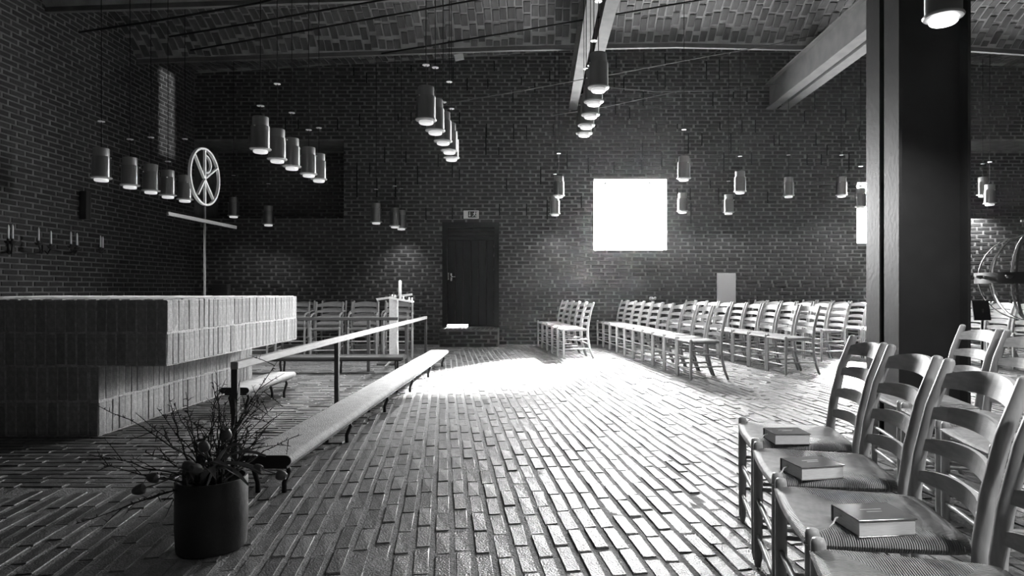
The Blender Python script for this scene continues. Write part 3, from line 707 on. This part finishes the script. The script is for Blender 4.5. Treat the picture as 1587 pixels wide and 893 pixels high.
for (x, yb, d, lab, en) in [(362,338,11.5,'small pendant lamp beside the ring cross near the corner',.2), (416,351,11.5,'small bright pendant lamp under the left dark recess',.35), (583,348,11.2,'small pendant lamp left of a pair near the door',.4),
      (612,354,11.6,'small pendant lamp in the middle of three left of the door',.3), (622,357,11.8,'small pendant lamp nearest the door frame',.4), (866,307,11.0,'pendant lamp upper of two left of the bright window',.6),
      (860,335,11.7,'pendant lamp lower of two left of the bright window',.6), (1060,281,9.5,'pendant lamp at the upper right corner of the bright window',.6), (1058,331,11.7,'pendant lamp hanging beside the right window edge',.6),
      (1147,301,10.4,'pendant lamp higher of two right of the window',.8), (1129,333,11.7,'pendant lamp lower of two right of the window',.6), (1222,307,11.4,'pendant lamp midway between window and column',.8),
      (1304,306,11.6,'pendant lamp just left of the second window',.6), (1334,324,11.5,'pendant lamp against the second window by the column',.6), (1523,306,11.75,'pendant lamp higher of two right of the column',5), (1534,319,11.2,'pendant lamp lower of two right of the column',.8)]:
    lamp(lab, at(x, yb, d), 'far pendant lamps', disc=.25 if int(x) % 2 else .4, energy=en)
big = lamp('large lit pendant lamp hanging before the column at the top edge', at(1462, 38, 3.55), 'near pendant lamp', energy=2.2)
for ch in big.children:
    if ch.name.startswith('diffuser'):
        me = ch.data.copy(); me.materials.clear(); me.materials.append(mat('bright_bulb', .9, .4, emit=6)); ch.data = me

for (p, lab) in (((1.7, .2, 2.75), 'added unseen pendant lamp to light the foreground chairs'), ((2.35, 1.0, 2.7), 'added unseen pendant lamp to light the chairs at the right edge')):
    lamp(lab, p, 'pendant lamps', energy=3.4)  # out-of-view lamps, added to brighten the foreground chairs and books

# white bar under the vault; slotted spot added to throw the left wall's stripe
sp_p = Vector((-1.40, 11.45, 5.16)); sp_t = Vector((XL, 11.22, 4.13)); sp_d = (sp_t-sp_p).normalized()
sl_ = thing('bar_with_added_spot', 'small white bar above the door with an added spot for the wall stripe', 'lamp', sp_p)
sr = sp_d.cross(Vector((0,0,1))).normalized(); su = sr.cross(sp_d)
FMx = Matrix(((sp_d.x, sr.x, su.x, 0), (sp_d.y, sr.y, su.y, 0), (sp_d.z, sr.z, su.z, 0), (0,0,0,1)))
mb = MB().box(-.05, .105, -.045, -.04, -.045, .045, FMx).box(-.05, .105, .04, .045, -.045, .045, FMx).box(-.05, .105, -.045, .045, .04, .045, FMx).box(-.05, .105, -.045, .045, -.045, -.04, FMx).box(-.055, -.05, -.045, .045, -.045, .045, FMx)
mb.box(.10, .105, -.04, -.0045, -.04, .04, FMx).box(.10, .105, .0045, .04, -.04, .04, FMx).box(.10, .105, -.0045, .0045, .014, .04, FMx).box(.10, .105, -.0045, .0045, -.04, -.015, FMx).build('housing', M['white'], sl_)
MB().tube([(0,0,.04), (0,0,vz(sp_p.x, sp_p.y)-sp_p.z+.01)], .008, 6).build('hanger', M['steel'], sl_)
ll = bpy.data.lights.new('added_stripe_spot', 'SPOT'); ll.energy = 500; ll.spot_size = math.radians(40); ll.shadow_soft_size = .0012
lo = bpy.data.objects.new('added_stripe_spot', ll); C.objects.link(lo); lo.parent = sl_; lo.rotation_euler = sp_d.to_track_quat('-Z', 'Y').to_euler()

# overhead lamp cables
CAB = [(7.0, [(122,50),(232,34),(400,5),(430,-2)], 'black cable over the left lamps, uppermost at the left'), (7.8, [(262,57),(400,34),(483,19),(594,0),(640,-8)], 'black cable across the vault, second from the left'),
       (8.4, [(295,78),(400,60),(476,47),(576,29),(738,0),(780,-8)], 'black cable across the vault, third from the left'), (9.0, [(591,83),(800,49),(939,25),(1085,0),(1130,-8)], 'black cable crossing below the twin beam'),
       (10.2, [(677,163),(800,142),(903,123),(939,117),(1092,88),(1190,71),(1275,52)], 'thin cable running from the door lamps up to the right beam'), (11.2, [(855,179),(941,165),(1060,139),(1093,88),(1127,70),(1138,60)], 'thin pale cable bending up to the vault right of the lamps'),
       (11.4, [(914,133),(1017,142),(1102,141),(1209,130)], 'slack thin cable between the twin beams')]
for (d, pts, lab) in CAB:
    P = [at(x, y, d) for x, y in pts]
    tag(MB().tube(P, .012 if d < 10 else .007, 6).build('lamp_cable', M['cable'] if d < 10 else M['beam']), lab, 'cable', 'overhead cables')

# ================================================================ GLOBE CANDELABRA and music stand at the right
gc = thing('globe_candelabra', 'openwork metal globe candle holder cut off by the right edge', 'candle holder', (4.92, 6.5, 0)); gz, gr = 1.155, .43
MB().lathe([(0,0), (.22,0), (.22,.02), (.03,.05), (.02,.08), (.02,gz-gr), (0,gz-gr)], n=16).build('stand', M['black'], gc)
for k in range(6):
    a = k*math.pi/6+.2; pts = [(gr*math.sin(t)*math.cos(a), gr*math.sin(t)*math.sin(a), gz+gr*math.cos(t)) for t in np.linspace(0, 2*math.pi, 33)]
    mb = MB()
    for p, q in zip(pts, pts[1:]): mb.bar(p, q, .022, .008, up=(p[0], p[1], p[2]-gz))
    mb.build('meridian_band', M['iron'] if k % 2 else M['chrome'], gc)
MB().lathe([(gr-.03, gz-.06), (gr+.02, gz-.06), (gr+.02, gz+.05), (gr-.03, gz+.05), (gr-.03, gz-.06)], n=32).build('equator_tray', M['black'], gc)
for k in range(10):
    a = k*2*math.pi/10; q = Vector(((gr+.06)*math.cos(a), (gr+.06)*math.sin(a), gz-.01))
    MB().lathe([(0,0), (.02,.0), (.034,.02), (.034,.03), (.01,.03), (0,.03)], q, 10).bar((gr*math.cos(a), gr*math.sin(a), gz), q, .012, .012).build('candle_cup', M['iron'], gc)
MB().bar((0,0,gz+gr), (0,0,gz+gr+.22), .02, .02).bar((-.07,0,gz+gr+.14), (.07,0,gz+gr+.14), .02, .02).build('top_cross', M['offwhite'], gc)
ms = thing('music_stand', 'small black stand with flat desk among chairs right of the column', 'stand', (4.22, 6.15, 0))
MB().tube([(0,0,.02), (0,0,.85)], .012, 8).build('pole', M['black'], ms); MB().bar((-.09,0,.835), (.07,.0,.835), .19, .012, up=(.1,.97,-.2)).build('desk', M['black'], ms)
for a in (0, 2.1, 4.2): MB().tube([(0,0,.12), (.22*math.cos(a), .22*math.sin(a), .01)], .009, 6).build('foot', M['black'], ms)

# ================================================================ POTTED THORN BRANCHES AND TULIPS
PPS = .93
pp = thing('potted_plant', 'dark round pot of bare thorny branches and drooping tulips', 'plant', (-1.325, 2.61, 0))
MB().lathe([(0,0), (.125,0), (.130,.004), (.135,.10), (.134,.275), (.132,.28), (.124,.28), (.122,.25), (0,.25)], n=40).build('pot', M['pot'], pp)
MB().lathe([(0,.252), (.121,.252)], n=24).build('soil', M['soil'], pp)
rp = random.Random(5)
def branch(tip, mid=None, r=.0045, twigs=9):
    tip = Vector(tip); b = Vector((rp.uniform(-.05,.05), rp.uniform(-.05,.05), .25)); mid = Vector(mid) if mid else b.lerp(tip, .5)+Vector((rp.uniform(-.03,.03), rp.uniform(-.03,.03), rp.uniform(.0,.05)))
    pts = []
    for k in range(9):
        f = k/8; p = b*(1-f)**2+mid*2*f*(1-f)+tip*f*f
        if 0 < k < 8: p += Vector((rp.uniform(-.006,.006), rp.uniform(-.006,.006), rp.uniform(-.006,.006)))
        pts.append(p)
    mb = MB().tube(pts, [r*(1-.75*k/8) for k in range(9)], 5)
    for k in range(twigs):
        i = rp.randint(2, 7); p = pts[i].lerp(pts[i+1], rp.random()); t = (pts[i+1]-pts[i]).normalized()
        q = (t*.6+Vector((rp.uniform(-1,1), rp.uniform(-1,1), rp.uniform(-1,1)))).normalized(); ln = rp.choice((.012,.016,.02,.03,.07,.12))
        m1 = p+q*ln*.5+Vector((0,0,.003)); e = p+q*ln
        mb.tube([p, m1, e], [.0022,.0017,.0006], 4)
        if ln > .05:
            for _ in range(4):
                s = p.lerp(e, rp.uniform(.3,.9)); mb.tube([s, s+Vector((rp.uniform(-.02,.02), rp.uniform(-.02,.02), rp.uniform(-.005,.02)))], [.0014,.0005], 4)
    for k in range(14):                                   # buds and thorns
        i = rp.randint(1, 7); p = pts[i].lerp(pts[i+1], rp.random()); mb.tube([p, p+Vector((rp.uniform(-.012,.012), rp.uniform(-.012,.012), rp.uniform(-.004,.014)))], [.0025,.0008], 4)
    mb.build('branch', M['bark'], pp)
def loc_of(x, y, d): return at(x, y, d)-Vector((-1.325, 2.61, 0))
for (x, y, d) in [(150,628,2.75),(118,812,2.35),(288,608,2.7),(330,592,2.6),(370,598,2.85),(430,560,2.75),(425,650,2.6),(395,640,2.7),(450,680,2.9),(160,720,2.5),(210,640,2.75),(225,700,2.4),(265,640,2.5),(300,655,2.7),(350,625,2.6),(185,790,2.4),(140,705,2.7),(415,600,2.9),(270,625,2.8),(245,735,2.4),(340,640,2.5),(385,660,2.65)]:
    branch(loc_of(x, y, d), twigs=12)
for k in range(16): branch((rp.uniform(-.22,.22), rp.uniform(-.15,.15), rp.uniform(.42,.62)), twigs=10, r=.0035)
def tulip(head, way, r=.020):
    h = Vector(head); b = Vector((rp.uniform(-.06,.06), rp.uniform(-.06,.06), .26)); w = Vector(way).normalized()
    MB().tube([b, b.lerp(h, .45)+Vector((0,0,.05)), h-w*.03, h], [.004,.0038,.0035,.0035], 6).build('tulip_stem', M['leaf'], pp)
    q = w.to_track_quat('Z', 'Y').to_matrix().to_4x4(); q.translation = h
    mb = MB().lathe([(0,-.002), (.5*r,.002), (.95*r,.4*r), (1.05*r,1.0*r), (.9*r,1.7*r), (.55*r,2.3*r), (.2*r,2.2*r), (0,1.9*r)], n=12)
    mb.v = [(x*(1+.08*math.cos(3*math.atan2(y, x))), y*(1+.08*math.cos(3*math.atan2(y, x))), z) for x, y, z in mb.v]
    mb.v = [tuple(q @ Vector(v)) for v in mb.v]; mb.build('tulip_head', M['tulip'], pp)
tulip(loc_of(226,756,2.45), (-1,-.2,-.3)); tulip(loc_of(246,742,2.5), (-1,.1,.1)); tulip(loc_of(428,734,2.5), (1,-.1,-.25), .019); tulip(loc_of(302,726,2.45), (-.6,-.4,.4))
tulip(loc_of(350,682,2.55), (.1,-.2,1)); tulip(loc_of(320,700,2.5), (-.2,-.3,.9)); tulip(loc_of(395,725,2.5), (1,-.4,.0), .016); tulip(loc_of(310,728,2.42), (-.2,-.8,.3))
def leaf(tip, w=.018):
    tip = Vector(tip); b = Vector((rp.uniform(-.08,.08), rp.uniform(-.1,.0), .262)); vs = []
    for k in range(7):
        f = k/6; p = b.lerp(tip, f)+Vector((0,0,.06*math.sin(math.pi*f))); s = (tip-b).cross(Vector((0,0,1))).normalized()*w*math.sin(math.pi*min(f*.9+.08, 1))
        vs += [p-s+Vector((0,0,.005)), p-Vector((0,0,.003)), p+s+Vector((0,0,.005))]
    lo = [v-Vector((0,0,.0012)) for v in vs]; n = len(vs)
    fs = [(k*3+j, k*3+j+1, k*3+j+4, k*3+j+3) for k in range(6) for j in range(2)]
    MB().add(vs+lo, fs+[tuple(reversed([i+n for i in f])) for f in fs], True).build('tulip_leaf', M['leaf'], pp)
for (x, y, d) in [(412,707,2.5),(385,752,2.4),(335,745,2.35),(300,745,2.4),(375,690,2.5),(405,735,2.45),(290,752,2.4),(360,730,2.4),(320,712,2.5)]: leaf(loc_of(x, y, d))

# ---------------------------------------------------------------- thin haze in the sunlit air
HAZE = 0.0006
if HAZE:
    hz_m = bpy.data.materials.new('thin_haze'); hz_m.use_nodes = True; nt = hz_m.node_tree; nt.nodes.clear()
    oo = nt.nodes.new('ShaderNodeOutputMaterial'); vsn = nt.nodes.new('ShaderNodeVolumeScatter'); vsn.inputs['Density'].default_value = HAZE; vsn.inputs['Anisotropy'].default_value = .72
    nt.links.new(vsn.outputs[0], oo.inputs['Volume'])
    hz_o = MB().box(XL-.15, XR+.15, YB-.15, YF+.95, -.1, 5.75).build('haze', hz_m); hz_o['kind'] = 'stuff'; tag(hz_o, 'thin sunlit haze filling the church room', 'haze')
